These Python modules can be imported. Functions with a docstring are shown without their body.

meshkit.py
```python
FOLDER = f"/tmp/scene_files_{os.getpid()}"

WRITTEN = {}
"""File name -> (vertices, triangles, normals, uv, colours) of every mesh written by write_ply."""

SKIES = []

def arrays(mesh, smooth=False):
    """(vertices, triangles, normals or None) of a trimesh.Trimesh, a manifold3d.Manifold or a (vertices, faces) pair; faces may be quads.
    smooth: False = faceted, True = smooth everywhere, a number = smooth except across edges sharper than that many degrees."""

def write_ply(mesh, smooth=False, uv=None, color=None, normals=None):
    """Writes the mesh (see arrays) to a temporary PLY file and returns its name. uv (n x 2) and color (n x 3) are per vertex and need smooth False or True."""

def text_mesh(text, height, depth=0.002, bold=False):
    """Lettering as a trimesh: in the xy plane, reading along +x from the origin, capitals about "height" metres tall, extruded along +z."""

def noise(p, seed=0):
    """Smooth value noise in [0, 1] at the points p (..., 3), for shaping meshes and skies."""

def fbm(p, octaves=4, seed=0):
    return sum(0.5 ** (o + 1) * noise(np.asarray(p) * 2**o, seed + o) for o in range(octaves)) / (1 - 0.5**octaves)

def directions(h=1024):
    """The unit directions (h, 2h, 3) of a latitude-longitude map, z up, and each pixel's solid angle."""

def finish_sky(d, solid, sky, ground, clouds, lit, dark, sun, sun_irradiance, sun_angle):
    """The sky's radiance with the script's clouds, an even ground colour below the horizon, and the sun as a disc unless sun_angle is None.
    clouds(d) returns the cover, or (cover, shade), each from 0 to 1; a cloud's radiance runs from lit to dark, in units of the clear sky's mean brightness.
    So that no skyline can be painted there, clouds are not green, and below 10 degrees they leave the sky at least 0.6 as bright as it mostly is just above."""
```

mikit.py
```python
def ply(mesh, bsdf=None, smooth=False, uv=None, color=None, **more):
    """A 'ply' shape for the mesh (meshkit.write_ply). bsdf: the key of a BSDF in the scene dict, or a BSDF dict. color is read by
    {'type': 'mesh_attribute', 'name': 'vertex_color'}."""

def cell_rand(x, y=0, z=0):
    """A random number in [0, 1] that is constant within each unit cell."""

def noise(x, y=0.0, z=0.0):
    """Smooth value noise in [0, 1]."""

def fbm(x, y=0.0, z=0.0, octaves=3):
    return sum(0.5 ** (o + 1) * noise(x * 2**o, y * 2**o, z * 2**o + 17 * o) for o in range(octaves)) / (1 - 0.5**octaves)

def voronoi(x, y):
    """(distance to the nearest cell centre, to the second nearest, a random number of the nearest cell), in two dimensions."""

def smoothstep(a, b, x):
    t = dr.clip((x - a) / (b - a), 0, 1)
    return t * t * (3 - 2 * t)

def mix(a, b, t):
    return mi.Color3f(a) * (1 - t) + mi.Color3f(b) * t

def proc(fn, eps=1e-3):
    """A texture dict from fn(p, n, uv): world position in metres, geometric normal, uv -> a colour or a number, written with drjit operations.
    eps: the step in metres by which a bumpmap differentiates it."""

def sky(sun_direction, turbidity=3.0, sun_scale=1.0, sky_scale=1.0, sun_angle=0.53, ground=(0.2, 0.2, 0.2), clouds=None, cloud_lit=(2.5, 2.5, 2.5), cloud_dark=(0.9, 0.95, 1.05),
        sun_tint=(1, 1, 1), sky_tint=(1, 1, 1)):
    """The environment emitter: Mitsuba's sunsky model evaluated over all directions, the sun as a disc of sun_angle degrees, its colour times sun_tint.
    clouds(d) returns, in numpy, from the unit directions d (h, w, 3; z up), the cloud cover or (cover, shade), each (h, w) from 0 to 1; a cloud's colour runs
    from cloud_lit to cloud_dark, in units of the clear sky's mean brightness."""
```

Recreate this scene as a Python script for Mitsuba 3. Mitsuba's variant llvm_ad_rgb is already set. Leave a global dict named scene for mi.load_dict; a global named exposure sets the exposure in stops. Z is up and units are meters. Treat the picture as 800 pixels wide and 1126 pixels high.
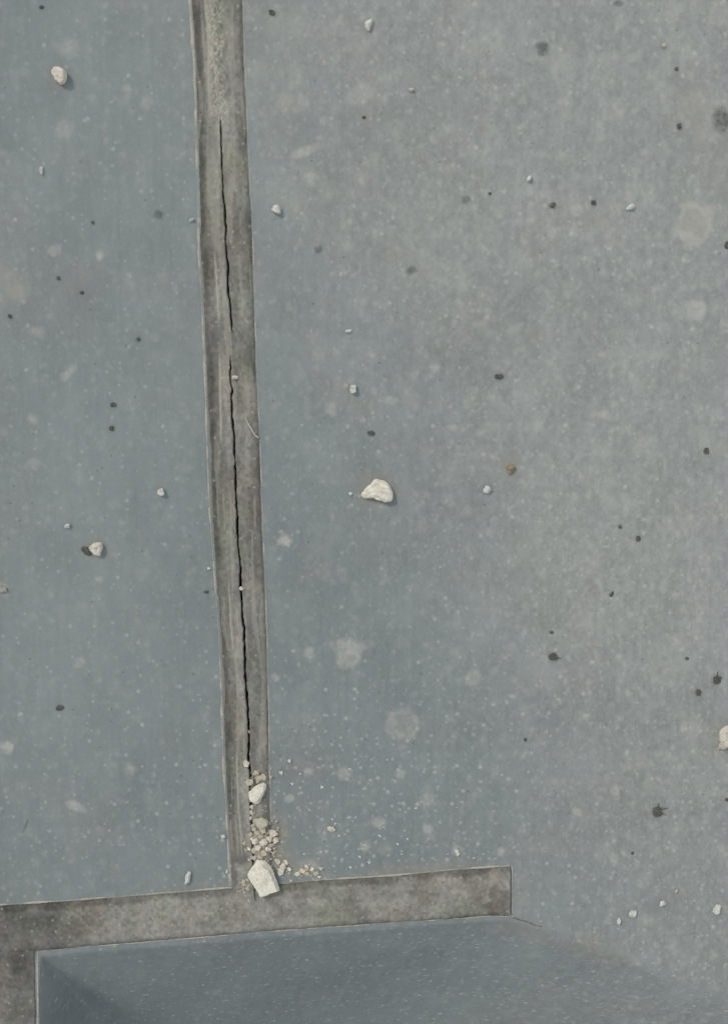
import math, random
import numpy as np, trimesh, drjit as dr, mitsuba as mi, mikit, meshkit
from mikit import proc, noise, fbm, voronoi, smoothstep, mix, cell_rand

# ---------------------------------------------------------------- camera, light, exposure
T = mi.ScalarTransform4f
TILT = math.radians(6.5)                 # the lens looks almost straight down
DIST = 1.087                              # metres from the lens to the middle of the view
TY = math.tan(math.radians(22.5)); TX = TY * 727 / 1024
CAM = np.array([0.0, DIST * math.sin(TILT), DIST * math.cos(TILT)])
FWD = np.array([0.0, -math.sin(TILT), -math.cos(TILT)])
UPV = np.array([0.0, math.cos(TILT), -math.sin(TILT)])
exposure = 1.85

scene, labels = {}, {}
scene['camera'] = {'type': 'thinlens', 'aperture_radius': 0.0017, 'focus_distance': 1.5, 'fov': math.degrees(2 * math.atan(TX)), 'fov_axis': 'x', 'near_clip': 0.01, 'far_clip': 200.0,
                   'to_world': T().look_at(origin=CAM.tolist(), target=[0, 0, 0], up=[0, 1, 0])}
scene['sky'] = mikit.sky([-0.46, 0.50, 0.74], turbidity=3, sun_scale=0.3, sun_angle=10, clouds=lambda d: 1.0 + 0 * d[..., 0],
                         cloud_lit=(1.5, 1.56, 1.55), cloud_dark=(0.9, 0.95, 1.0), sun_tint=(0.90, 1.01, 1.14))

rng = random.Random(7)
nrg = np.random.default_rng(7)


def at(px, py, z=0.0):
    """The point of the roof plane (height z) at a place of the 800 x 1126 photograph."""
    d = FWD + np.array([1.0, 0, 0]) * ((px - 400) / 400 * TX) + UPV * (-(py - 563) / 563 * TY)
    return CAM + d * ((z - CAM[2]) / d[2])


def mm_px(px, py):
    """Metres per pixel at that place, (across, along)."""
    a = at(px, py)
    return abs(at(px + 1, py)[0] - a[0]), abs(at(px, py + 1)[1] - a[1])


def lerp_path(pts, v, axis=1):
    pts = sorted(pts, key=lambda q: q[axis])
    return np.interp(v, [q[axis] for q in pts], [q[1 - axis] for q in pts])


# ---------------------------------------------------------------- materials
MM = 1000.0
CROSS = at(300, 945)[1] * MM               # where the cross strip begins
HEAD = at(250, 150)[1] * MM                # where the crack in the long strip begins
SPILL = at(395, 905)[:2] * MM
CUT = at(555, 980)[0] * MM
SPILLED = at(287, 924)[:2] * MM
CORNER = at(20, 1030)[:2] * MM


def stain_mask(x, y, noises, px, py, r, aspect=1.0, rot=0.0, soft=0.45, wob=0.7, ring=False):
    c = at(px, py); s = mm_px(px, py)[0] * MM
    dx, dy = x - c[0] * MM, y - c[1] * MM
    ca, sa = math.cos(rot), math.sin(rot)
    u, v = (dx * ca + dy * sa) / (r * s), (-dx * sa + dy * ca) / (r * s * aspect)
    d = dr.sqrt(u * u + v * v) + 1.5 * wob * noises[0 if r > 9 else 1]
    m = smoothstep(1.05 + soft * 0.8, 0.92 - soft * 0.9, d) * noises[2]
    if ring:
        m = m * (0.45 + 0.85 * smoothstep(0.55, 0.95, d))
    return m


PALE = [  # px, py, radius, strength, aspect, rotation, soft, ring
    (383, 717, 15, .40, 1.1, 0, .35, False), (443, 796, 17, .34, 1.15, .4, .3, True), (520, 745, 10, .30, .9, 0, .4, False),
    (763, 243, 20, .66, 1.15, 0, .3, True), (765, 343, 14, .52, .8, 0, .3, False), (770, 130, 27, .26, .8, -.6, .5, True),
    (537, 262, 15, .18, 1, 0, .4, True), (735, 728, 22, .20, 1, 0, .5, True), (312, 112, 8, .30, 1.1, 0, .6, False), (333, 112, 8, .32, 1.1, 0, .6, False),
    (396, 104, 13, .26, .8, .5, .7, False), (337, 166, 17, .42, .28, .32, .5, False), (341, 195, 7, .34, 1.2, 0, .6, False),
    (356, 132, 5, .30, 1, 0, .6, False), (85, 887, 13, .42, .36, -.5, .5, False), (74, 411, 10, .36, .5, .7, .6, False), (40, 365, 8, .26, .7, 0, .7, False),
    (313, 595, 7, .46, 1, 0, .35, False), (76, 52, 11, .26, .8, 0, .7, False), (70, 142, 9, .26, 1.2, .4, .7, False), (13, 318, 17, .22, 1, 0, .8, False),
    (60, 275, 7, .30, .9, 0, .6, False), (110, 281, 5, .42, 1, 0, .6, False), (162, 113, 7, .26, 1, 0, .7, False), (139, 97, 5, .34, .9, 0, .6, False),
    (340, 719, 5, .34, 1.4, 0, .5, False), (302, 745, 5, .36, 1, 0, .5, False), (87, 728, 6, .34, 1, 0, .6, False), (8, 822, 7, .46, 1, 0, .5, False),
    (143, 845, 6, .36, 1, 0, .6, False), (38, 509, 6, .34, 1, 0, .6, False), (36, 460, 6, .30, 1, 0, .6, False), (109, 637, 5, .42, .8, 0, .5, False),
    (682, 116, 8, .38, 1, 0, .4, True), (634, 232, 6, .44, 1, 0, .4, True), (583, 212, 5, .36, 1, 0, .6, False), (700, 215, 12, .22, .8, 0, .6, True),
    (664, 456, 8, .42, .7, 0, .5, False), (708, 490, 16, .28, .6, .5, .6, False), (590, 466, 8, .30, 1.2, 0, .6, False), (660, 492, 18, .20, .4, -.3, .6, True),
    (747, 575, 20, .22, .5, .1, .6, False), (677, 557, 14, .24, 1, 0, .7, True), (760, 800, 12, .22, 1, 0, .7, False), (480, 300, 14, .22, .9, .4, .7, True),
    (448, 243, 10, .20, 1.1, 0, .7, True), (384, 270, 8, .30, .9, 0, .7, False), (545, 45, 12, .2, .8, 0, .7, False), (620, 70, 12, .22, .9, 0, .8, False),
    (740, 15, 9, .34, 1, 0, .5, False), (790, 15, 11, .32, 1, 0, .5, True), (478, 406, 6, .40, 1, 0, .5, False), (430, 440, 6, .28, .7, 0, .6, False),
    (498, 470, 7, .34, .5, 0, .6, False), (364, 450, 6, .36, 1.2, 0, .6, False), (700, 330, 12, .22, .8, 0, .7, False), (750, 60, 20, .16, 1, 0, .8, True),
    (3, 648, 7, .42, 1, 0, .4, False), (415, 905, 9, .34, .7, 0, .6, False), (470, 880, 8, .32, 1, 0, .6, False), (440, 850, 6, .36, .8, 0, .5, False),
    (378, 850, 8, .34, .9, 0, .6, False), (401, 930, 6, .34, .9, 0, .5, False), (470, 912, 5, .42, 1.3, 0, .5, False), (503, 935, 6, .40, 1, 0, .5, False),
    (550, 937, 5, .46, 1, 0, .5, False), (340, 848, 5, .38, 1, 0, .5, False), (318, 878, 5, .44, .9, .4, .4, False), (336, 955, 13, .40, .6, .2, .7, False),
    (675, 945, 5, .40, 1.4, 0, .5, False), (676, 868, 5, .34, 1.3, 0, .5, False), (634, 893, 5, .4, 1, 0, .5, False)]
WARM = [(414, 538, 21, .25, .85, 0, .45), (560, 514, 11, .32, 1, 0, .7), (65, 86, 12, .30, 1, 0, .6), (105, 605, 15, .22, .8, 0, .6), (14, 316, 15, .20, 1, 0, .8),
        (650, 238, 12, .22, .9, 0, .8), (790, 815, 18, .18, 1, 0, .7), (313, 112, 9, .25, 1.1, 0, .7), (432, 275, 9, .28, 1.4, .3, .8), (590, 370, 12, .24, .7, .5, .8),
        (300, 930, 17, .55, 1.7, 0, .8), (335, 957, 15, .30, .5, .2, .8), (314, 950, 9, .40, 1, 0, .8), (575, 1030, 34, .22, .5, -.4, .9), (655, 1050, 30, .22, .6, -.4, .9),
        (398, 448, 12, .18, .8, 0, .8), (763, 244, 19, .2, 1.1, 0, .5), (766, 130, 28, .2, .8, -.6, .7), (200, 985, 60, .22, .2, .08, .9), (455, 958, 60, .3, .14, .08, .9)]
DARK = [(596, 53, 7, .60, 1, 0, .5), (793, 132, 9, .62, 1.4, .2, .5), (512, 219, 5, .42, .9, 0, .6), (452, 297, 6, .5, .8, .2, .6), (350, 274, 4.5, .5, 1, 0, .6), (174, 236, 5, .5, .9, 0, .7),
        (28, 908, 7, .40, .2, 1.2, .6), (680, 4, 5, .5, .7, 0, .5), (786, 180, 30, .10, 1, 0, .9)]


def sheet_color(p, n, uv):
    x, y = (p.x - 0.35 * p.z) * MM, (p.y + 0.35 * p.z) * MM
    big = fbm(x * 0.004 + 3, y * 0.003 + 8, 0, 3)
    mid = fbm(x * 0.030 + 11, y * 0.022, 2, 3)
    fine = fbm(x * 0.22, y * 0.16, 5, 3)
    grain = noise(x * 0.75, y * 0.6, 9)
    streak = noise(x * 0.32, y * 0.018, 4)
    # right sheet more weathered and dusty; light growing to the upper right painted in
    dust_and_light = smoothstep(-120, 240, x + 0.35 * y + 90 * (big - 0.5))
    c = mix((0.243, 0.278, 0.300), (0.329, 0.352, 0.364), dust_and_light * 0.75 + 0.25 * (big - 0.5))
    c = c * (1 + 0.16 * (big - 0.5) + 0.20 * (mid - 0.5) + (0.10 + 0.20 * dust_and_light) * (fine - 0.5) + (0.08 + 0.06 * dust_and_light) * (grain - 0.5) + 0.06 * (streak - 0.5))
    green = smoothstep(0.5, 0.75, fbm(x * 0.012 + 40, y * 0.011, 7, 3))
    c = mix(c, c * mi.Color3f(1.02, 1.01, 0.96), green * 0.5)
    pink = smoothstep(0.60, 0.75, fbm(x * 0.02 + 70, y * 0.02 + 5, 1, 3))
    c = mix(c, c * mi.Color3f(1.06, 1.0, 0.99), pink * 0.5)
    pale, white = mi.Color3f(0.46, 0.475, 0.465), mi.Color3f(0.58, 0.60, 0.59)
    # cloudy dried drops, soft, of several sizes
    wx, wy = x + 5 * (fbm(x * 0.13, y * 0.13, 3, 2) - 0.5), y + 5 * (fbm(x * 0.13, y * 0.13, 8, 2) - 0.5)
    for sc, lo, hi, amt, off in ((0.030, .36, .0, .20, 0), (0.055, .38, .0, .34, 31), (0.105, .36, .0, .52, 57), (0.19, .36, .0, .40, 91)):
        d, _, r = voronoi(wx * sc + off, wy * sc * 0.85 + off)
        keep = smoothstep(0.52, 0.95, r)
        c = mix(c, pale, smoothstep(lo, hi, d / (0.55 + 0.9 * keep)) * keep * amt * (0.45 + 0.55 * dust_and_light) * (0.15 + 1.4 * noise(x * 0.45, y * 0.35, sc * 100)))
    # short pale wash marks, running down the sheet
    d, _, r = voronoi(x * 0.21 + 0.6 * noise(y * 0.2, x * 0.1, 3), y * 0.085 + 13)
    c = mix(c, pale, smoothstep(0.30, 0.05, d) * smoothstep(0.45, 0.95, r) * (0.12 + 0.36 * dust_and_light * smoothstep(140, -120, y)) * (0.3 + 1.2 * noise(x * 0.05, y * 0.05, 21)))
    # small white specks, thicker near the foot of the joint
    near = smoothstep(150, 30, dr.sqrt(dr.square((x - SPILL[0]) * 0.8) + dr.square(y - SPILL[1])))
    low = smoothstep(CROSS + 280, CROSS + 80, y)
    for sc, hi, cut, amt, off in ((0.085, .17, .84, .55, 5), (0.15, .22, .85, .48, 77)):
        d, _, r = voronoi(x * sc + off, y * sc + off)
        k = smoothstep(cut - 0.10 * dust_and_light - 0.42 * near - 0.08 * low - 0.12 * smoothstep(CROSS - 50, CROSS - 75, y), cut + 0.24, r)
        c = mix(c, white, smoothstep(hi * (0.6 + 0.8 * r), 0.03, d) * k * amt)
    # tiny dark pits
    d, _, r = voronoi(x * 0.065 + 19, y * 0.065 + 3)
    c = c * (1 - 0.30 * smoothstep(0.09, 0.03, d) * smoothstep(0.86, 0.97, r))
    ns = (fbm(x * 0.10, y * 0.10, 1, 3) - 0.5, fbm(x * 0.26 + 9, y * 0.26, 1, 3) - 0.5, 0.60 + 0.8 * fbm(x * 0.38, y * 0.38, 3, 2))
    for px, py, r, s, a, ro, so, ring in PALE:
        c = mix(c, pale, stain_mask(x, y, ns, px, py, r, a, ro, so, 0.6, ring) * (s * (0.85 + 1.0 * fine)))
    for px, py, r, s, a, ro, so in WARM:
        c = mix(c, mi.Color3f(0.34, 0.305, 0.25), stain_mask(x, y, ns, px, py, r, a, ro, so, 0.8) * s)
    for px, py, r, s, a, ro, so in DARK:
        c = mix(c, mi.Color3f(0.05, 0.06, 0.06), stain_mask(x, y, ns, px, py, r, a, ro, so, 0.5) * s)
    return dr.clip(c, 0.01, 0.9)


def sheet_bump(p, n, uv):
    x, y = (p.x - 0.35 * p.z) * MM, (p.y + 0.35 * p.z) * MM
    return fbm(x * 0.35, y * 0.3, 2, 2) + 2.5 * noise(x * 0.05, y * 0.04, 6)


def sealant_color(p, n, uv):
    """uv: u across the strip from 0 to 1, v metres along it."""
    u, v = uv.x, uv.y * MM
    x, y = p.x * MM, p.y * MM
    run = fbm(u * 7 + 3, v * 0.022, 1, 3)
    blot = mix(fbm(x * 0.10, y * 0.028, 3, 4), fbm(x * 0.07, y * 0.09, 3, 4), smoothstep(CROSS, CROSS - 8, y)).x
    fine = fbm(x * 0.40, y * 0.34, 6, 3)
    cross = smoothstep(CROSS, CROSS - 8, y)
    pale_end = smoothstep(CORNER[0] + 40, CORNER[0] + 110, x)
    lift = 0.15 * run + 0.85 * mix(blot, 0.55 * blot + 0.12 + 0.25 * noise(x * 0.11, y * 0.05, 14), cross).x
    c = mix((0.166, 0.166, 0.163), (0.284, 0.283, 0.275), smoothstep(0.22, 0.78, lift)) * (1 + 0.20 * cross * pale_end)
    c = c * (0.66 + 0.68 * fine)
    brown = smoothstep(0.48, 0.72, fbm(x * 0.035 + 9, y * 0.03, 8, 3))
    c = mix(c, c * mi.Color3f(1.05, 0.98, 0.94), brown * 0.7)
    grn = smoothstep(0.5, 0.75, fbm(x * 0.045 + 29, y * 0.03 + 6, 2, 3))
    c = mix(c, c * mi.Color3f(0.97, 1.04, 0.92), grn * 0.7)
    endp = smoothstep(CUT - 60, CUT - 10, x) * smoothstep(CROSS + 8, CROSS, y)
    c = c * (1 - endp * 0.34 * smoothstep(0.40, 0.65, fbm(x * 0.10, y * 0.10, 12, 3)))
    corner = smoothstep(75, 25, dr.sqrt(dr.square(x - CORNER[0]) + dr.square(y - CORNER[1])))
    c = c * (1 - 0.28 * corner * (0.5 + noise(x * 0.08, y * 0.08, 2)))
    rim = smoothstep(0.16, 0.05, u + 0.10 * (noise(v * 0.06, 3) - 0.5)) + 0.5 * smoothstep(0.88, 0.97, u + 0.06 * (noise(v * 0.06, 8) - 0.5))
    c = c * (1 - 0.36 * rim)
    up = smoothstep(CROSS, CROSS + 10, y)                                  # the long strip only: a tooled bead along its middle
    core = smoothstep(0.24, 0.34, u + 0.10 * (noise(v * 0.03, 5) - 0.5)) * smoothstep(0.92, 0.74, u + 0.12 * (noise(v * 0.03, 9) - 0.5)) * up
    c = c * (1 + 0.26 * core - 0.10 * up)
    head = smoothstep(0.22, 0.32, u) * smoothstep(0.66, 0.55, u) * smoothstep(HEAD, HEAD + 25, y)
    c = mix(c, c * mi.Color3f(1.22, 1.21, 1.14) * (0.62 + 0.76 * noise(x * 0.75, y * 0.55, 4)), head)
    side_line = dr.exp(-dr.square((u - 0.27 - 0.05 * (noise(v * 0.03, 5) - 0.5)) / 0.022)) * smoothstep(0.35, 0.6, noise(v * 0.02, 31)) * up
    c = mix(c, mi.Color3f(0.46, 0.45, 0.40), side_line * 0.75)
    lines = up * smoothstep(0.62, 0.72, noise(u * 16 + 2.5 * noise(v * 0.02, 4), v * 0.020, 5))
    c = mix(c, mi.Color3f(0.40, 0.39, 0.36), lines * 0.34)
    d, _, r = voronoi(x * 0.16, y * 0.16)
    c = mix(c, mi.Color3f(0.48, 0.46, 0.41), smoothstep(0.26, 0.05, d) * smoothstep(0.70, 1, r) * 0.6)
    c = c * (1 - 0.45 * smoothstep(0.16, 0.04, d) * smoothstep(0.2, 0.05, r))
    gx, gy = (x - SPILLED[0]) / 9.0, (y - SPILLED[1]) / 24.0
    powder = smoothstep(1.25, 0.35, dr.sqrt(gx * gx + gy * gy) + 0.9 * (fbm(x * 0.22, y * 0.22, 4, 3) - 0.5))
    c = mix(c, mi.Color3f(0.44, 0.41, 0.35), powder * (0.35 + 0.6 * fine))
    return dr.clip(c, 0.02, 0.8)


def sealant_bump(p, n, uv):
    return fbm(p.x * 400, p.y * 340, 6, 3)


def stone_fn(base, spot, scale=0.35):
    def fn(p, n, uv):
        x, y, z = p.x * MM, p.y * MM, p.z * MM
        f = fbm(x * scale, y * scale, z * scale, 3)
        g = noise(x * 1.3, y * 1.3, z * 1.3)
        return mix(base, spot, smoothstep(0.45, 0.8, f) * 0.8) * (0.86 + 0.28 * g)
    return fn


def material(key, fn, rough=0.8, spec=0.3, bump=None, scale=0.0, eps=4e-4):
    b = {'type': 'principled', 'base_color': proc(fn), 'roughness': rough, 'specular': spec}
    if bump:
        b = {'type': 'bumpmap', 'arbitrary': proc(bump, eps), 'scale': scale, 'bsdf': b}
    scene[key] = {'type': 'twosided', 'bsdf': b}


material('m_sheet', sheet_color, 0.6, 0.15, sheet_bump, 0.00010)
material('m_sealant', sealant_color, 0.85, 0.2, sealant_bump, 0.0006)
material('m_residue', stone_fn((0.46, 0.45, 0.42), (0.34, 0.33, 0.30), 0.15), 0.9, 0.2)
material('m_cream', stone_fn((0.80, 0.775, 0.71), (0.58, 0.55, 0.47), 0.25), 0.9, 0.2)
material('m_mortar', stone_fn((0.54, 0.51, 0.44), (0.36, 0.34, 0.29), 0.4), 0.9, 0.2)
material('m_white', stone_fn((0.64, 0.66, 0.65), (0.40, 0.41, 0.40), 0.35), 0.8, 0.3)
material('m_pinkish', stone_fn((0.70, 0.66, 0.61), (0.46, 0.43, 0.40), 0.35), 0.9, 0.2)
material('m_grey', stone_fn((0.36, 0.365, 0.35), (0.16, 0.16, 0.16), 0.5), 0.85, 0.3)
material('m_slate', stone_fn((0.11, 0.11, 0.105), (0.26, 0.25, 0.24), 0.4), 0.85, 0.3)
material('m_dark', stone_fn((0.095, 0.103, 0.100), (0.18, 0.185, 0.175), 0.5), 0.85, 0.3)
material('m_ochre', stone_fn((0.27, 0.22, 0.155), (0.62, 0.56, 0.45), 0.45), 0.85, 0.3)
material('m_added_backing', stone_fn((0.06, 0.05, 0.04), (0.03, 0.03, 0.03), 0.1), 0.95, 0.1)


# ---------------------------------------------------------------- the roof sheets (setting)
CRACK = [(238, -400), (240, 0), (243, 135), (243.5, 165), (245, 205), (247, 225), (249, 250), (248.5, 268), (251, 290), (251.5, 320), (254, 340), (256.5, 365), (254, 395), (253.5, 412),
         (255.5, 430), (254.5, 450), (257, 475), (257.5, 500), (259.5, 510), (260.5, 545), (261.5, 575), (263, 605), (265, 640), (266.5, 665), (269, 700), (269.5, 735), (272, 765),
         (274.5, 795), (273.5, 835), (276, 850), (275.5, 880), (277, 905), (279, 940), (281, 985), (286, 1100)]
A, B, C = at(43, 1044), at(563, 1009), at(800, 1093)
PIT = 0.15
V = at(128, 1133, -PIT)
L2 = at(40, 1180)


def plane_from(p, q, r):
    n = np.cross(q - p, r - p); n = n if n[2] > 0 else -n
    return lambda x, y: p[2] - ((x - p[0]) * n[0] + (y - p[1]) * n[1]) / n[2]


h_front = plane_from(A, B, V)
h_side = plane_from(A, L2, V)
bc = (C - B)[:2] / np.linalg.norm((C - B)[:2])
h_bend = lambda x, y: math.tan(math.radians(37)) * (bc[0] * (y - B[1]) - bc[1] * (x - B[0]))


def smax(a, b, k): return 0.5 * (a + b + np.sqrt((a - b) ** 2 + k * k))
def smin(a, b, k): return 0.5 * (a + b - np.sqrt((a - b) ** 2 + k * k))


def height(x, y):
    dA = np.hypot(x - A[0], y - A[1]); dB = np.hypot(x - B[0], y - B[1])
    h = smax(h_front(x, y), h_side(x, y), 0.002 + 0.012 * np.minimum(dA, 0.4))
    h = smax(h, h_bend(x, y), 0.004 + 0.12 * np.minimum(dB, 0.5))
    h = smax(h, -0.32 + 0 * x, 0.02)
    h = smax(h, (-1.0 - y) * 1.2 - 0.0, 0.02)                      # the far side of the sump, outside the picture
    k = 0.0015 + 0.028 * np.clip(x - B[0], 0, 0.3)
    z = smin(0 * x, h, k)
    return np.minimum(z + 0.5 * k * (np.abs(h) < 3 * k), 0) if False else z


def grow(a, b, step, far):
    inner = list(np.arange(a, b + step / 2, step))
    lo, hi, s = [a], [inner[-1]], step
    while hi[-1] < far:
        s *= 1.6; hi.append(hi[-1] + s); lo.append(lo[-1] - s)
    return np.array(lo[:0:-1] + inner + hi[1:])


def joint_x(y):
    ys = np.array([at(*q)[1] for q in CRACK][::-1]); xs = np.array([at(*q)[0] for q in CRACK][::-1])
    return np.interp(y, ys, np.interp(ys, ys, xs))


def joint_smooth(y):
    a, b = at(240, 0), at(281, 985)
    return a[0] + (y - a[1]) * (b[0] - a[0]) / (b[1] - a[1])


seam_y = lambda x: A[1] + 0.022 + (x - A[0]) * (B[1] - A[1]) / (B[0] - A[0])
ROWS = grow(-0.78, 0.62, 0.003, 5.0)


def sheet_half(side):
    xs = grow(-0.42, 0.42, 0.003, 5.0)
    j = joint_smooth(ROWS)
    gap = np.where(ROWS > seam_y(j), 0.0035, 0.0)
    t = xs - xs[np.argmin(np.abs(xs - j.mean()))]
    t = np.sort(np.append(t[t <= 0] if side < 0 else t[t >= 0], []))
    X = j[:, None] + side * gap[:, None] + t[None, :]
    Y = np.repeat(ROWS[:, None], len(t), 1)
    Z = height(X, Y)
    e = 1e-4
    N = np.stack([-(height(X + e, Y) - height(X - e, Y)) / (2 * e), -(height(X, Y + e) - height(X, Y - e)) / (2 * e), np.ones_like(X)], -1).reshape(-1, 3)
    N /= np.linalg.norm(N, axis=1, keepdims=True)
    r, c = X.shape
    i = np.arange(r * c).reshape(r, c)
    F = np.vstack([np.stack([i[:-1, :-1], i[:-1, 1:], i[1:, 1:]], -1).reshape(-1, 3), np.stack([i[:-1, :-1], i[1:, 1:], i[1:, :-1]], -1).reshape(-1, 3)])
    return np.stack([X, Y, Z], -1).reshape(-1, 3), F, N


def add_raw(key, v, f, n, bsdf):
    used = np.unique(f); m = np.zeros(len(v), int); m[used] = np.arange(len(used))
    path = meshkit.write_ply((v[used], m[f]), False, None, None, normals=n[used])
    scene[key] = {'type': 'ply', 'filename': path, 'face_normals': False, 'bsdf': {'type': 'ref', 'id': bsdf}}


lv, lf, ln = sheet_half(-1)
rv, rf, rn = sheet_half(+1)
v = np.vstack([lv, rv]); n = np.vstack([ln, rn]); f = np.vstack([lf, rf + len(lv)])
half = np.r_[np.zeros(len(lf)), np.ones(len(rf))]
g = v[f].mean(1)
below = (height(g[:, 0], g[:, 1]) < -0.0015) & (g[:, 1] > -1.02)
side = below & (h_side(g[:, 0], g[:, 1]) > np.maximum(h_front(g[:, 0], g[:, 1]), h_bend(g[:, 0], g[:, 1]))) & (g[:, 0] < 0)
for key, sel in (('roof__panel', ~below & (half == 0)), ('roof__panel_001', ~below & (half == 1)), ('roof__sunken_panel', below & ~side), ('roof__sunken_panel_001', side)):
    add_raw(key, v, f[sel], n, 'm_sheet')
labels['roof'] = {'label': 'weathered blue-grey flat roof of sheets with a sunken corner at the foot', 'kind': 'structure'}
labels['roof__panel'] = {'label': 'smoother blue-grey sheet left of the cracked strip'}
labels['roof__panel_001'] = {'label': 'dusty speckled grey sheet right of the cracked strip'}
labels['roof__sunken_panel'] = {'label': 'darker sloping sheet below the short cross strip'}
labels['roof__sunken_panel_001'] = {'label': 'dark steep side of the sunken corner at lower left'}
bx = trimesh.creation.box((0.07, 2.6, 0.02))
bx.apply_transform(trimesh.transformations.rotation_matrix(math.atan2(at(240, 0)[0] - at(281, 985)[0], at(240, 0)[1] - at(281, 985)[1]) * -1, (0, 0, 1)))
mid = at(240, 0) + (at(281, 985) - at(240, 0)) * 0.985
ax = (at(240, 0) - at(281, 985)) / np.linalg.norm(at(240, 0) - at(281, 985))
bx.apply_translation(mid + ax * 1.3 + np.array([0, 0, -0.032]))
scene['roof__added_backing'] = mikit.ply(bx, 'm_added_backing')  # unseen dark backing added below the joint to keep light out of the crack


# ---------------------------------------------------------------- sealing strips
def nz(x, y, s, seed=0.0):
    return meshkit.fbm(np.stack([x * s, y * s, np.full_like(x, seed)], -1)) if False else _fb(x * s, y * s, seed)


_lat = np.random.default_rng(11).random((257, 257))


def _vn(x, y):
    x, y = np.asarray(x, float), np.asarray(y, float)
    i, j = np.floor(x).astype(int), np.floor(y).astype(int)
    a, b = x - i, y - j
    a, b = a * a * (3 - 2 * a), b * b * (3 - 2 * b)
    L = lambda p, q: _lat[p % 257, q % 257]
    return (L(i, j) * (1 - a) + L(i + 1, j) * a) * (1 - b) + (L(i, j + 1) * (1 - a) + L(i + 1, j + 1) * a) * b


def _fb(x, y, seed=0.0):
    return 0.55 * _vn(x + seed * 13.1, y + seed * 7.7) + 0.28 * _vn(2.1 * x + 5 + seed, 2.1 * y) + 0.17 * _vn(4.3 * x + 9, 4.3 * y + seed) - 0.5


def quads(r, c, off=0):
    i = np.arange(r * c).reshape(r, c) + off
    return np.stack([i[:-1, :-1], i[:-1, 1:], i[1:, 1:], i[1:, :-1]], -1).reshape(-1, 4)


def tri(q): return np.vstack([q[:, [0, 1, 2]], q[:, [0, 2, 3]]])


def fix(v, f):
    """Faces turned so that most look up."""
    nn = np.cross(v[f[:, 1]] - v[f[:, 0]], v[f[:, 2]] - v[f[:, 0]])
    return f if nn[:, 2].sum() > 0 else f[:, ::-1]


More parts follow.
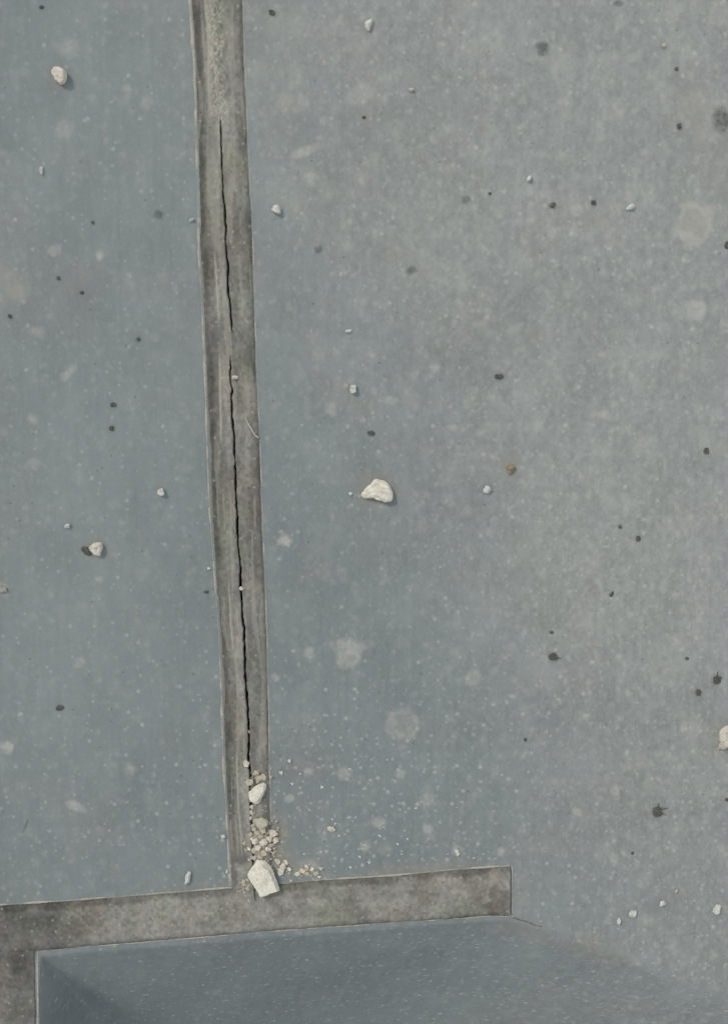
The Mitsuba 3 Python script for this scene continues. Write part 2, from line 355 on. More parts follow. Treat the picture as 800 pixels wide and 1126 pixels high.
LEFT = [(199, -300), (211, 0), (216, 70), (218, 140), (220, 210), (221, 280), (225, 350), (228, 420), (230, 490), (232.5, 560), (238, 630), (243, 700), (246, 770), (248, 840), (252, 910), (256, 985), (256.5, 995)]
RIGHT = [(256, -300), (266, 0), (268, 70), (271, 140), (274, 210), (277.5, 280), (279.5, 350), (281.5, 420), (285, 490), (287, 560), (290, 630), (292.5, 700), (294, 770), (295, 840), (297, 910), (300, 985), (300, 995)]


def crack_half(py):
    """Half the open width of the crack, in pixels."""
    w = np.interp(py, [132, 138, 200, 255, 275, 300, 340, 358, 366, 393, 400, 430, 470, 500, 506, 514, 560, 600, 650, 720, 780, 830, 845, 900, 940, 985, 990],
                  [0, 1.0, 1.4, 1.5, 1.0, 1.6, 1.6, 1.3, 0, 0, 1.0, 1.6, 1.5, 1.6, .7, 1.7, 1.7, 1.6, 1.7, 1.8, 1.9, 1.7, 2.0, 1.6, 1.8, 1.8, 0])
    return w * (0.34 + 0.50 * (_vn(py * 0.16, py * 0 + 3))) * (w > 0)


def long_strip():
    pys = np.concatenate([np.arange(-300, 0, 10), np.arange(0, 990.1, 1.6)])
    l = lerp_path(LEFT, pys) + 1.6 * _fb(pys * 0.06, pys * 0, 1) + 1.0 * _fb(pys * 0.25, pys * 0, 2)
    r = lerp_path(RIGHT, pys) + 1.6 * _fb(pys * 0.06, pys * 0, 3) + 1.0 * _fb(pys * 0.25, pys * 0, 4)
    c = lerp_path(CRACK, pys) + (1.6 * _fb(pys * 0.10, pys * 0, 5) + 1.2 * _fb(pys * 0.35, pys * 0, 15) + np.interp(pys, np.arange(-300, 1000, 11.0), np.random.default_rng(3).uniform(-.8, .8, 119)[:len(np.arange(-300, 1000, 11.0))])) * (pys > 130)
    w = crack_half(pys)
    v, f, uv = [], [], []
    y_along = np.array([at(250, q)[1] for q in pys])
    for a, b, s in ((l, c - w, 0), (c + w, r, 1)):
        t = np.linspace(0, 1, 16)
        X = a[:, None] + (b - a)[:, None] * t
        u = (X - l[:, None]) / (r - l)[:, None]
        P = np.array([[at(x, q) for x in row] for row, q in zip(X, pys)])
        e = np.minimum(u, 1 - u)
        yy = P[..., 1] * 1000; xx = P[..., 0] * 1000
        z = 0.0020 * np.clip(e / 0.05, 0, 1) ** 0.5 + 0.0008 * _fb(xx * 0.10, yy * 0.03, 6) + 0.0007 * _fb(xx * 0.35, yy * 0.22, 7)
        # tooled hollows at the sides and a thicker bead along the middle, lumpy towards the top
        bead = np.exp(-((u - 0.55) / 0.17) ** 2)
        lump = np.clip((150 - pys) / 60, 0, 1)[:, None]
        z += bead * (0.0010 + lump * (0.0008 + 0.0075 * _fb(xx * 0.22, yy * 0.13, 8)))
        z -= 0.0007 * np.exp(-((u - 0.16) / 0.07) ** 2)
        dcr = np.abs(X - c[:, None])
        z += 0.0006 * np.exp(-(dcr / 4) ** 2) * (w > 0)[:, None]
        z *= np.clip(e / 0.01, 0.25, 1)
        z = np.maximum(z, 0.0002)
        P[..., 2] = z
        outer = P[:, :1] if s == 0 else P[:, -1:]
        outer = outer.copy(); outer[..., 2] = -0.0005
        inner = (P[:, -1:] if s == 0 else P[:, :1]).copy()
        inner[..., 2] -= np.where(w > 0, 0.007, 0.0)[:, None]
        uo, ui = (u[:, :1], u[:, -1:]) if s == 0 else (u[:, -1:], u[:, :1])
        G = np.concatenate([outer, P, inner] if s == 0 else [inner, P, outer], 1)
        U = np.concatenate([uo, u, ui] if s == 0 else [ui, u, uo], 1)
        f.append(tri(quads(*G.shape[:2], off=sum(map(len, v)))))
        v.append(G.reshape(-1, 3)); uv.append(np.stack([U, np.repeat(y_along[:, None], U.shape[1], 1)], -1).reshape(-1, 2))
    v, f = np.vstack(v), np.vstack(f)
    return v, fix(v, f), np.vstack(uv)


def band(top, bot, xs, thick, seed, along_x=True, end=None, base=-0.0008, n=22):
    """A flat strip between two pixel edges, its borders a little ragged."""
    a = lerp_path(top, xs, 0 if along_x else 1) + 1.5 * _fb(xs * 0.07, xs * 0, seed) + 1.0 * _fb(xs * 0.3, xs * 0, seed + 1)
    b = lerp_path(bot, xs, 0 if along_x else 1) + 1.5 * _fb(xs * 0.07, xs * 0, seed + 2) + 1.0 * _fb(xs * 0.3, xs * 0, seed + 3)
    t = np.linspace(0, 1, n)
    Q = a[:, None] + (b - a)[:, None] * t
    S = np.repeat(xs[:, None], n, 1)
    if end is not None:
        S[-1] += 1.6 * _fb(Q[-1] * 0.2, Q[-1] * 0, seed + 5)
    P = np.array([[at(s, q) if along_x else at(q, s) for s, q in zip(rs, rq)] for rs, rq in zip(S, Q)])
    xx, yy = P[..., 0] * 1000, P[..., 1] * 1000
    e = np.minimum(t, 1 - t)[None, :] * np.ones((len(xs), 1))
    z = thick * (0.55 + 0.45 * np.clip(e / 0.10, 0, 1)) + 0.0009 * _fb(xx * 0.05, yy * 0.07, seed + 6) + 0.0009 * _fb(xx * 0.3, yy * 0.3, seed + 7)
    P[..., 2] = z
    G = np.concatenate([P[:, :1] * [1, 1, 0] + [0, 0, base], P, P[:, -1:] * [1, 1, 0] + [0, 0, base]], 1)
    G = np.concatenate([G[:1] * [1, 1, 0] + [0, 0, base], G, G[-1:] * [1, 1, 0] + [0, 0, base]], 0)
    U = np.pad(np.repeat(t[None], len(xs), 0), 1, mode='edge')
    A_ = np.pad(np.repeat((xs * 0.0009)[:, None], n, 1), 1, mode='edge')
    v = G.reshape(-1, 3); f = tri(quads(*G.shape[:2]))
    return v, fix(v, f), np.stack([U, A_], -1).reshape(-1, 2)


def put(key, vfuv, bsdf, **tag):
    v, f, uv = vfuv
    scene[key + '__band' if tag else key] = mikit.ply((v, f), bsdf, smooth=True, uv=uv)
    if tag:
        labels[key] = tag


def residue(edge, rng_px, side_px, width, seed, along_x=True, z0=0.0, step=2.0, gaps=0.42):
    """A thin broken line beside the edge of a strip: short low beads."""
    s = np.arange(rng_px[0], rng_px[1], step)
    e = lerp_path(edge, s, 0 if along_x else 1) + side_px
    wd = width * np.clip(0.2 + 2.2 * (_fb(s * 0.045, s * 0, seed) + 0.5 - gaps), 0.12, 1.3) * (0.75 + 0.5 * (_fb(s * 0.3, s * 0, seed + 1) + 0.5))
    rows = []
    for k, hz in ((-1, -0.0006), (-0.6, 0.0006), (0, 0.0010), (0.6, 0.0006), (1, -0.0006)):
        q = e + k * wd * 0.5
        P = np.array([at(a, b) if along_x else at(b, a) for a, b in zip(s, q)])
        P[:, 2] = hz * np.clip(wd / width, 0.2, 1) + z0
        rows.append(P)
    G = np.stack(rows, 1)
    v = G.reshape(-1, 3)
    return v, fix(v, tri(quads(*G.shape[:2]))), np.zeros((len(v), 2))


TOP = [(-300, 1018), (0, 996), (50, 993), (100, 989.5), (180, 983), (250, 977.5), (300, 974), (340, 969.5), (430, 964), (500, 957), (561, 953)]
BOT = [(-300, 1075), (45, 1044), (100, 1039), (220, 1029), (290, 1023), (400, 1015), (500, 1008.5), (540, 1005.5), (561, 1006)]
put('sealing_strip', long_strip(), 'm_sealant', label='long brown-grey sealing strip down the sheet joint, split by a dark crack', category='sealing strip')
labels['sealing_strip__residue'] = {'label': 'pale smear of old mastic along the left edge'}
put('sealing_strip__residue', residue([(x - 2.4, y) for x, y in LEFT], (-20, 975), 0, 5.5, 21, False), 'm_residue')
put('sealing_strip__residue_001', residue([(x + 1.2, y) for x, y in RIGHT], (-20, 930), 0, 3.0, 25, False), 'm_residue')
put('sealing_strip_001', band(TOP, BOT, np.concatenate([np.arange(-300, 0, 8), np.arange(0, 561.5, 1.7)]), 0.0026, 31, True, end=1), 'm_sealant',
    label='brown-grey cross strip below the cracked one, ending in a ragged square cut', category='sealing strip')
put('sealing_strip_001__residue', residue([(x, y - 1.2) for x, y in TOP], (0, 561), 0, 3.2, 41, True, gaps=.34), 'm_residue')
put('sealing_strip_001__residue_001', residue([(x, y + 1.6) for x, y in BOT], (46, 560), 0, 2.4, 45, True, z0=0.0004), 'm_residue')  # pale bead shaped as the highlight on the lip of the sunken sheet
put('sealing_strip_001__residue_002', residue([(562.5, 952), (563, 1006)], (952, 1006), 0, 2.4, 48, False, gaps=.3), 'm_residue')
CL = [(-300, 1000), (-300, 1500)]
CR = [(38.5, 1032), (38, 1060), (39, 1126), (40, 1500)]
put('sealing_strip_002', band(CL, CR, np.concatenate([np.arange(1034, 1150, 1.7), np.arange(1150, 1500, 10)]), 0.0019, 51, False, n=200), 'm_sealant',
    label='dark mottled sealing strip running off the lower left corner', category='sealing strip')
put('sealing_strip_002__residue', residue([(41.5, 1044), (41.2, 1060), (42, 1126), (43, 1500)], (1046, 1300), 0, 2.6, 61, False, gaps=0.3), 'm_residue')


# ---------------------------------------------------------------- stones, chips and crumbs
count = {}


def key_for(name):
    k = count.get(name, 0); count[name] = k + 1
    return name if k == 0 else f'{name}_{k:03d}'


def stone_mesh(outline, hgt, seed, flat=0.5, rough=0.10, z0=0.0, n_ang=40):
    """A closed lump over an outline (pixels): steep sides, a domed or flat broken top."""
    r_ = np.random.default_rng(seed)
    o = np.array([at(x, y)[:2] for x, y in outline]); c = o.mean(0)
    ang = np.arctan2(o[:, 1] - c[1], o[:, 0] - c[0]); rad = np.hypot(*(o - c).T)
    s = np.argsort(ang); ang, rad = ang[s], rad[s]
    th = np.linspace(-math.pi, math.pi, n_ang, endpoint=False)
    R = np.interp(th, np.r_[ang - 2 * math.pi, ang, ang + 2 * math.pi], np.r_[rad, rad, rad])
    R *= 1 + 0.5 * rough * (_vn(th * 2.2 + seed, th * 0 + seed) - 0.5)
    size = R.mean()
    prof = [(0.72, -0.02), (0.90, 0.12), (1.0, 0.34), (0.95, 0.62), (0.82, 0.84), (0.62, 0.95), (0.40, 1.0), (0.20, 1.0)]
    tilt = r_.normal(0, 0.22, 2)
    v = []
    for q, hz in prof:
        x, y = R * q * np.cos(th), R * q * np.sin(th)
        top = flat * min(hz, 0.85) / 0.85 + (1 - flat) * hz
        z = hgt * top * (1 + (tilt[0] * x + tilt[1] * y) / size * min(1, max(hz, 0)))
        nx = _fb(x / size * 1.7 + seed, y / size * 1.7, seed % 17 + hz)
        nf = _fb(x / size * 5 + seed, y / size * 5, seed % 13)
        z = z + hgt * (0.55 * rough * 4 * nx + 0.30 * rough * 4 * nf) * max(hz, 0)
        k = 1 + rough * 1.2 * nx
        v.append(np.stack([x * k, y * k, z], -1))
    v.append(np.array([[0, 0, v[-1][:, 2].mean()]])); v.append(np.array([[0, 0, -0.02 * hgt]]))
    v = np.vstack(v); m = len(prof); f = []
    for a in range(m - 1):
        for i in range(n_ang):
            j = (i + 1) % n_ang
            f += [(a * n_ang + i, a * n_ang + j, (a + 1) * n_ang + j), (a * n_ang + i, (a + 1) * n_ang + j, (a + 1) * n_ang + i)]
    t0 = m * n_ang
    for i in range(n_ang):
        j = (i + 1) % n_ang
        f += [((m - 1) * n_ang + i, (m - 1) * n_ang + j, t0), (j, i, t0 + 1)]
    v[:, :2] += c; v[:, 2] += z0
    return trimesh.Trimesh(v, np.array(f), process=False)


def chip_mesh(px, py, w, h, rot, hgt, seed, rough=0.12, z0=0.0, points=13):
    """A broken angular bit: the hull of a few random points, roughened, with a flat foot."""
    r_ = np.random.default_rng(seed)
    d = r_.normal(size=(points, 3)); d /= np.linalg.norm(d, axis=1, keepdims=True)
    d *= r_.uniform(0.75, 1.0, (points, 1))
    d[:, :2] *= np.array([1, 1]) / np.maximum(np.ptp(d[:, :2], axis=0) / 2, 1e-6)
    d[:, :2] -= (d[:, :2].max(0) + d[:, :2].min(0)) / 2
    d[:, 2] = (d[:, 2] - d[:, 2].min()) / np.ptp(d[:, 2])
    m = trimesh.Trimesh(d, process=False).convex_hull
    for _ in range(3 if max(w, h) > 7 else 2):
        m = m.subdivide()
    v = np.array(m.vertices)
    nrm = np.array(m.vertex_normals)
    k = _fb(v[:, 0] * 1.4 + seed, v[:, 1] * 1.4 + v[:, 2] * 1.1, seed % 11) + 0.5 * _fb(v[:, 0] * 4 + seed, v[:, 1] * 4 + v[:, 2] * 3, seed % 7)
    v = v + nrm * (k * rough * 2.6)[:, None]
    foot = np.clip(v[:, 2] / 0.35, 0, 1)[:, None]
    v[:, :2] *= 0.72 + 0.28 * foot
    v[:, 2] = np.maximum(v[:, 2], 0) * 1.12 - 0.04
    s = mm_px(px, py)
    c, sn = math.cos(rot), math.sin(rot)
    X, Y = v[:, 0] * w / 2 * s[0], -v[:, 1] * h / 2 * s[1]
    p = at(px, py)
    m.vertices = np.stack([p[0] + X * c + Y * sn, p[1] - X * sn + Y * c, v[:, 2] * hgt + z0], -1)
    return m


def broken_mesh(outline, top, hgt, seed, z0):
    """A split fragment: a hull over its outline and a smaller upper face, lightly roughened."""
    r_ = np.random.default_rng(seed)
    o = np.array([at(x, y)[:2] for x, y in outline]); t = np.array([at(x, y)[:2] for x, y in top]); c = o.mean(0)
    P = np.vstack([np.c_[c + (o - c) * 0.95, np.zeros(len(o))], np.c_[o, hgt * r_.uniform(.35, .5, len(o))], np.c_[t, hgt * r_.uniform(.93, 1.0, len(t))]])
    m = trimesh.Trimesh(P, process=False).convex_hull
    size = np.ptp(o[:, 0])
    while m.edges_unique_length.max() > size / 12:
        m = m.subdivide()
    v = np.array(m.vertices); nn = np.array(m.vertex_normals)
    k = _fb(v[:, 0] / size * 5 + seed, v[:, 1] / size * 5 + v[:, 2] / size * 3, 3) * 0.045 + _fb(v[:, 0] / size * 16, v[:, 1] / size * 16 + v[:, 2] / size * 8, 4) * 0.03
    v = v + nn * (k * size)[:, None]; v[:, 2] = np.maximum(v[:, 2], 0) + z0
    m.vertices = v
    return m


def blob(px, py, w, h, rot=0.0, seed=0, corners=9, jag=0.35):
    r_ = np.random.default_rng(seed)
    th = np.sort((np.arange(corners) + r_.uniform(-.3, .3, corners)) / corners * 2 * math.pi)
    k = 1 - jag * r_.random(corners)
    x, y = np.cos(th) * w / 2 * k, np.sin(th) * h / 2 * k
    s = max(w / np.ptp(x), 1.0), max(h / np.ptp(y), 1.0)
    x, y = x * s[0], y * s[1]
    return [(px + a * math.cos(rot) - b * math.sin(rot), py + a * math.sin(rot) + b * math.cos(rot)) for a, b in zip(x, y)]


def lump(name, label, cat, mat, outline=None, spot=None, hgt=None, flat=0.4, rough=0.12, group=None, z0=0.0, n_ang=None, smooth=28):
    """One stone of its own: from an outline in pixels, or from spot = (px, py, width, height, rotation)."""
    key = key_for(name); seed = len(scene) * 7 + 3
    if outline is None:
        px, py, w, h, rot = (*spot, 0.0)[:5]
        hgt = hgt or 0.55 * min(w, h)
        scene[key] = mikit.ply(chip_mesh(px, py, w, h, rot, 1.4 * hgt * mm_px(px, py)[0], seed, rough, z0, 34 if mat == 'm_dark' else 15), mat, smooth=24)
        labels[key] = {'label': label, 'category': cat}
        if group:
            labels[key]['group'] = group
        return key
    s = mm_px(*np.mean(outline, 0))[0]
    scene[key] = mikit.ply(stone_mesh(outline, 1.35 * hgt * s, seed, flat, rough, z0, n_ang or (56 if hgt > 6 else 26)), mat, smooth=smooth)
    labels[key] = {'label': label, 'category': cat}
    if group:
        labels[key]['group'] = group
    return key


def zo(pts, ox, oy, k): return [(ox + x / k, oy + y / k) for x, y in pts]


# the larger stones, by their outlines
def fragment(label, mat, outline, top, hgt, z0=0.0):
    key = key_for('stone')
    scene[key] = mikit.ply(broken_mesh(outline, top, hgt * mm_px(*np.mean(outline, 0))[0], len(scene), z0), mat, smooth=20)
    labels[key] = {'label': label, 'category': 'stone'}


lump('stone', 'largest loose cream stone, lying alone on the right sheet near the middle', 'stone', 'm_cream',
     zo([(374, 629), (383, 618), (397, 606), (408, 592), (425, 582), (440, 584), (455, 588), (466, 598), (471, 610), (480, 626), (475, 655), (458, 655), (440, 651), (415, 643), (400, 645), (386, 642)], 270, 330, 2.963), hgt=9, flat=.55, rough=.2)
Z6 = (220, 820, 5.333)
fragment('big angular cream fragment at the foot of the cracked strip', 'm_cream',
         zo([(280, 740), (320, 690), (338, 654), (385, 664), (420, 698), (470, 832), (358, 872), (322, 800)], *Z6), zo([(296, 748), (332, 700), (378, 680), (410, 706), (455, 818), (364, 848), (335, 790)], *Z6), 13, .0022)
fragment('cream chunk wedged in the crack above the big angular fragment', 'm_cream',
         zo([(286, 262), (325, 228), (372, 207), (391, 216), (391, 240), (366, 270), (350, 325), (325, 332), (292, 312)], *Z6), zo([(300, 262), (335, 236), (372, 220), (376, 240), (352, 268), (338, 308), (306, 300)], *Z6), 9, .002)
lump('stone', 'grey beige chunk in the crack between the cream chunk and the big fragment', 'stone', 'm_mortar',
     zo([(312, 425), (345, 416), (380, 420), (402, 432), (400, 455), (376, 466), (362, 482), (340, 462)], 220, 820, 5.333), hgt=5, rough=.14, z0=.002)
lump('stone', 'pinkish white pebble at upper left with a thin dark edge below', 'stone', 'm_pinkish',
     zo([(194, 272), (203, 259), (218, 255), (236, 258), (248, 268), (256, 288), (254, 304), (244, 318), (232, 322), (220, 310), (209, 306), (208, 292)], 0, 0, 3.413), hgt=9, flat=.3, rough=.16)
lump('stone', 'small cream stone with a dark grey one touching its left side', 'stone', 'm_pinkish',
     zo([(316, 868), (325, 857), (343, 852), (360, 855), (364, 870), (358, 885), (356, 900), (340, 896), (326, 886)], 0, 330, 3.2), hgt=7, rough=.16)
lump('stone', 'dark grey splinter touching the left side of a small cream stone', 'stone', 'm_slate',
     zo([(288, 868), (298, 865), (312, 874), (323, 886), (321, 897), (308, 896), (296, 886)], 0, 330, 3.2), hgt=4, rough=.14)
lump('stone', 'tan stone cut off by the right edge of the picture', 'stone', 'm_pinkish',
     [(789, 806), (792, 799), (799, 796), (808, 797), (815, 804), (816, 815), (808, 822), (797, 820), (791, 815)], hgt=10, rough=.14)
lump('stone', 'small brown grey stone under the tan stone at the right edge', 'stone', 'm_mortar', spot=(793, 820, 10, 8, .3), hgt=5, rough=.16)
lump('stone', 'ochre brown crumb with a rusty halo, right of the big loose stone', 'stone', 'm_ochre', spot=(560, 515, 10, 11, .5), hgt=5, rough=.2)

W, P_, Gm, O = 'm_white', 'm_pinkish', 'm_grey', 'm_mortar'
for (px, py, w, h, rot, mat, hg, label) in [
    (304, 231, 10, 10, 0, W, 6.5, 'round white grain right of the cracked strip, with a dark shadow rim'),
    (405, 28, 9, 14, .1, W, 5, 'grey white two lobed grain at the top centre'),
    (580.5, 197, 6, 7, 0, W, 4.5, 'small white grain with a dark underside in the upper right area'),
    (692, 228, 12, 6, -.35, W, 4, 'bright white slanted flake at upper right'),
    (388, 428, 7, 9, 0, W, 5, 'pale oval grain above the largest loose stone'),
    (385.5, 543, 4.5, 4.5, 0, W, 3, 'tiny pale grain just left of the largest loose stone'),
    (535, 538, 8, 9, .2, W, 5, 'pale grain below left of the ochre crumb'),
    (177.5, 541, 8, 9, 0, W, 5, 'white grey grain left of the middle of the cracked strip'),
    (75, 578, 6, 6, .4, W, 4, 'small white grain above left of the pair of stones on the left sheet'),
    (46, 188, 3.5, 9, .1, W, 3, 'bright white upright sliver on the left sheet near the top'),
    (3, 648, 11, 11, 0, Gm, 2.5, 'pale flat grey chip cut off by the left edge'),
    (695, 1004, 9, 8, .2, W, 5, 'brightest white grain of the row at lower right'),
    (680, 1012, 6, 8, 0, W, 4, 'leftmost small white grain of the row at lower right'),
    (728, 993, 7, 7, .3, W, 4, 'white grain in the middle of the row at lower right'),
    (787, 999, 8, 12, .3, W, 4.5, 'elongated white grain nearest the lower right edge'),
    (743, 979, 4, 5, .3, 'm_mortar', 3, 'tiny beige grain above the row at lower right'),
    (207, 964, 6, 14, .25, W, 4, 'ragged white chip on the left sheet just above the cross strip'),
    (258.5, 415, 7, 5, 0, 'm_pinkish', 4, 'pale grain sitting on the crack where it starts again'),
    (266, 646, 5.5, 5, 0, 'm_pinkish', 4, 'pale grain sitting on the lower half of the crack'),
    (245.5, 919, 6, 4, -.2, W, 3.5, 'white grain at the left edge of the cracked strip near its foot'),
    (211, 242, 6, 4, -.5, W, 3.5, 'white grain at the left edge of the cracked strip near its top'),
    (230, 625, 4, 4, 0, W, 3, 'tiny white grain at the left edge of the cracked strip, halfway down'),
    (452, 99, 6, 5, 0, 'm_mortar', 3.5, 'small grey grain with a dark base below the two lobed grain'),
    (383, 364, 8, 4, -.2, W, 2.5, 'thin pale flake above the oval grain'),
    (729, 51, 6, 5, 0, 'm_mortar', 3, 'small grey white grain in the top right area'),
    (364, 911, 9, 7, -.3, 'm_pinkish', 3, 'beige chip on the right sheet above the cross strip'),
    (502, 937, 6, 7, 0, W, 3, 'pale chip just above the cut end of the cross strip'),
    (309, 849, 4.5, 5, 0, W, 3, 'lower of two tiny white grains right of the cream chunk'),
    (318, 836, 4.5, 5, 0, W, 3, 'upper of two tiny white grains right of the cream chunk'),
    (250, 957, 3.5, 6, 0, W, 3, 'tiny white sliver beside the strip foot, left of the big fragment'),
]:
    lump('grain', label, 'grain', mat, spot=(px, py, w, h, rot), hgt=hg, rough=.13, z0=.0024 if (px, py) in ((258.5, 415), (266, 646)) else 0.0)

# rubble that has crept out of the crack
RUB = 'beige crumbs spilled along the foot of the crack'
RLAB = 'small beige mortar crumb in the spill along the foot of the crack'
rub = [(271, 838, 7, 7), (275, 858, 8, 8), (282, 849, 6, 6), (285, 854, 8, 6), (290, 853, 6, 8), (277, 886, 4, 4), (276.5, 892, 4, 5), (276, 898, 4, 4), (279, 908, 6, 7), (283, 914, 8, 6),
       (289, 911, 6, 8), (276, 916, 5, 5), (300, 915, 8, 8), (303, 923, 6, 7), (296, 921, 6, 6), (290, 924, 9, 8), (281, 924, 8, 6), (284, 930, 7, 6), (279, 934, 5, 6), (295, 932, 7, 6),
       (291, 937, 8, 6), (286, 940, 6, 6), (279, 942, 6, 5), (305, 947, 7, 6), (311, 952, 7, 7), (314, 947, 5, 5), (309, 958, 6, 6), (318, 955, 5, 4), (268, 970, 4, 6), (272, 975, 5, 5),
       (277, 921, 4, 4), (287, 918, 5, 5), (300, 929, 5, 4), (274, 932, 4, 4)]
for px, py, w, h in rub:
    lump('mortar_crumb', RLAB, 'crumb', rng.choice(['m_mortar', 'm_pinkish', 'm_cream', 'm_mortar']), spot=(px, py, w * 1.05, h * 1.05, rng.uniform(-.5, .5)), hgt=0.55 * min(w, h), rough=.16, group=RUB, z0=0.0018 if px < 298 else 0.0)
for px, py, w, h in [(327, 961, 7, 5), (333, 957, 6, 5), (338, 960, 6, 5), (343, 955, 6, 5), (348, 960, 6, 5), (351, 964, 5, 4), (337, 952, 5, 4)]:
    lump('mortar_crumb', 'flat pinkish crumb in the small patch right of the big fragment', 'crumb', 'm_pinkish' if px % 2 else 'm_mortar', spot=(px, py, w, h, rng.uniform(-.4, .4)), hgt=1.8, rough=.15, group='pinkish crumbs right of the big fragment')

# fine grit and powder of the same spill, too small to count
def grit(key, label, spots, mat, seed):
    r_ = np.random.default_rng(seed); ms = []
    for px, py, sx, sy, n_, z0 in spots:
        for _ in range(n_):
            x, y = px + r_.normal(0, sx), py + r_.normal(0, sy)
            w = abs(r_.normal(1.6, 0.9)) + 0.9
            m = trimesh.Trimesh(r_.normal(size=(8, 3)), process=False).convex_hull
            m.vertices = np.array(m.vertices) / np.ptp(m.vertices, axis=0) * [w, w * r_.uniform(.6, 1.2), w * .7] * 0.0009 + at(x, y) + [0, 0, z0 + 0.0003]
            ms.append(m)
    scene[key] = mikit.ply(trimesh.util.concatenate(ms), mat)
    labels[key] = {'label': label, 'category': 'grit', 'kind': 'stuff'}


grit('mortar_grit', 'fine beige grit spilled around the foot of the cracked strip', [(288, 922, 7, 11, 150, .0022), (277, 900, 2.5, 30, 60, .0022), (301, 930, 4, 13, 40, .0008), (311, 953, 4, 4, 26, .0004), (338, 958, 7, 3, 30, .0002),
     (283, 853, 6, 5, 30, .0022), (270, 975, 4, 5, 20, .0024), (312, 964, 7, 4, 10, .0004)], 'm_mortar', 5)
grit('mortar_grit_001', 'pale scattered dusty grains on the right sheet above the cross strip', [(350, 925, 40, 22, 18, 0), (430, 900, 50, 40, 14, 0), (330, 860, 18, 30, 8, 0), (500, 940, 40, 10, 8, 0)], 'm_white', 6)

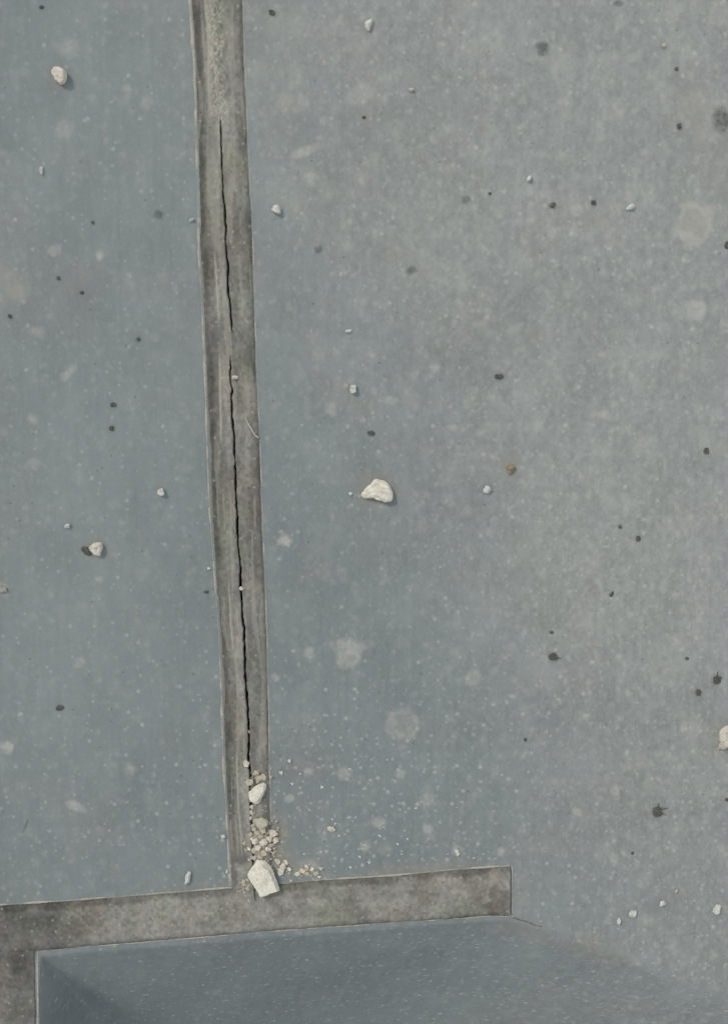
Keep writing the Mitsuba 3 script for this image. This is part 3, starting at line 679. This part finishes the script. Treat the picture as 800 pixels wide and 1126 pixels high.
# dark bits of dirt
for (px, py, w, h, rot, hg, label) in [
    (152, 373, 6, 5, 0, 2.5, 'dark dirt speck on the left sheet, uppermost of three beside the strip'),
    (125, 445, 7, 6, .2, 3, 'dark dirt speck on the left sheet, upper of a close pair'),
    (123, 471, 6, 6, -.2, 3, 'dark dirt speck on the left sheet, lower of a close pair'),
    (66, 778, 10, 7, -.3, 2.5, 'dark smudged dirt flake low on the left sheet'),
    (46, 8, 6, 4, 0, 2, 'dark speck at the top edge of the left sheet'),
    (11, 348, 6, 5, 0, 2.5, 'dark speck near the left edge of the left sheet'),
    (64, 306, 4.5, 5, 0, 2.5, 'left one of two small dark specks on the upper left sheet'),
    (90, 322, 5, 5, 0, 2, 'right one of two small dark specks on the upper left sheet'),
    (102, 245, 4.5, 4, 0, 2, 'faint dark speck above the two small specks of the left sheet'),
    (227, 651, 6, 4, 0, 2, 'dark crumb touching the left edge of the cracked strip'),
    (299, 14, 8, 6, 0, 2.5, 'dark crumb right of the cracked strip at the top'),
    (400, 129, 5, 3.5, 0, 2, 'small dark speck below the pale smears near the top centre'),
    (408, 476, 9, 5, .1, 3, 'black oval crumb above the largest loose stone'),
    (548, 414, 11, 6, -.1, 3, 'dark oval crumb above the ochre crumb'),
    (607, 226, 7, 7, 0, 3.5, 'black round crumb, left one of two at upper right'),
    (652, 223, 6, 6, 0, 3, 'black round crumb, right one of two at upper right'),
    (538, 213, 4, 3.5, 0, 2, 'tiny dark speck left of the two black round crumbs'),
    (746, 139, 6, 7, .2, 3.5, 'black crumb left of the dark blot at the right edge'),
    (743, 76, 5, 5, 0, 2.5, 'small black speck at the top right'),
    (776, 496, 7, 8, .3, 3, 'dark crumb at mid height near the right edge'),
    (681, 579, 4.5, 4, 0, 2, 'tiny dark speck left of a slightly larger one, right of centre'),
    (701, 592, 6, 7, 0, 2.5, 'dark speck below right of a tiny one, right of centre'),
    (672, 653, 4, 8, .6, 2.5, 'slanted dark sliver on the right sheet'),
    (606, 695, 4.5, 4, 0, 2, 'tiny dark speck above the dark tailed crumb'),
    (607, 721, 10, 9, .1, 4, 'dark crumb with a short tail, right of centre'),
    (787, 747, 11, 10, .4, 4, 'upper and larger of two dark crumbs near the right edge'),
    (767, 761, 7, 7, 0, 3.5, 'lower and smaller of two dark crumbs near the right edge'),
    (722, 892, 12, 12, 0, 4, 'large dark crumb with a fine bristle at lower right'),
    (695, 938, 4, 4, 0, 2, 'tiny dark speck below the large bristly crumb'),
    (799, 879, 6, 4, 0, 2.5, 'dark speck cut off by the right edge at lower right'),
    (798, 270, 6, 9, 0, 2.5, 'dark crumb cut off by the right edge in the upper part'),
    (577, 813, 3.5, 4, 0, 2, 'tiny dark speck above the cut end of the cross strip'),
    (755, 724, 4.5, 4, .5, 2, 'tiny dark speck above left of the two crumbs near the right edge'),
]:
    k = lump('dirt_crumb', label, 'dirt', 'm_dark', spot=(px, py, w * .9, h * .9, rot), hgt=hg * .7, rough=.22, flat=.3)
    tails = {'dark crumb with a short tail, right of centre': [((610, 722), (616, 724))],
             'large dark crumb with a fine bristle at lower right': [((726, 890), (734, 888)), ((725, 893), (732, 896)), ((722, 888), (724, 883))],
             'upper and larger of two dark crumbs near the right edge': [((787, 744), (789, 738))]}.get(label, [])
    for a, b in tails:
        pa, pb = at(*a), at(*b)
        cy = trimesh.creation.cylinder(radius=0.00035, segment=[pa + [0, 0, .0012], pb + [0, 0, .0006]], sections=6)
        q, i = k + '__bristle', 0
        while q in scene:
            i += 1; q = f'{k}__bristle_{i:03d}'
        scene[q] = mikit.ply(cy, 'm_dark', smooth=40)


def fibre(name, label, cat, pts, r, mat):
    P = [at(x, y) + np.array([0, 0, z]) for x, y, z in pts]
    parts = []
    for a, b in zip(P[:-1], P[1:]):
        parts.append(trimesh.creation.cylinder(radius=r, segment=[a, b], sections=8)); s = trimesh.creation.icosphere(1, r); s.apply_translation(b); parts.append(s)
    k = key_for(name)
    scene[k] = mikit.ply(trimesh.util.concatenate(parts), mat, smooth=50)
    labels[k] = {'label': label, 'category': cat}


fibre('fibre', 'pale bent fibre lying across the right edge of the cracked strip', 'fibre', [(270, 458, .0036), (273, 465, .0036), (277, 472, .0034), (281, 479, .0028), (284, 481, .0016)], 0.0009, 'm_residue')
fibre('fibre', 'thin dark line added in place of a slit leading from the cut end of the cross strip', 'fibre', [(564, 1009, .0003), (571, 1011.5, .0002), (579, 1013.5, .0001), (588, 1017.5, -.0002), (596, 1019.5, -.0004)], 0.0003, 'm_slate')  # dark thread added for the shade inside a slit in the sheet
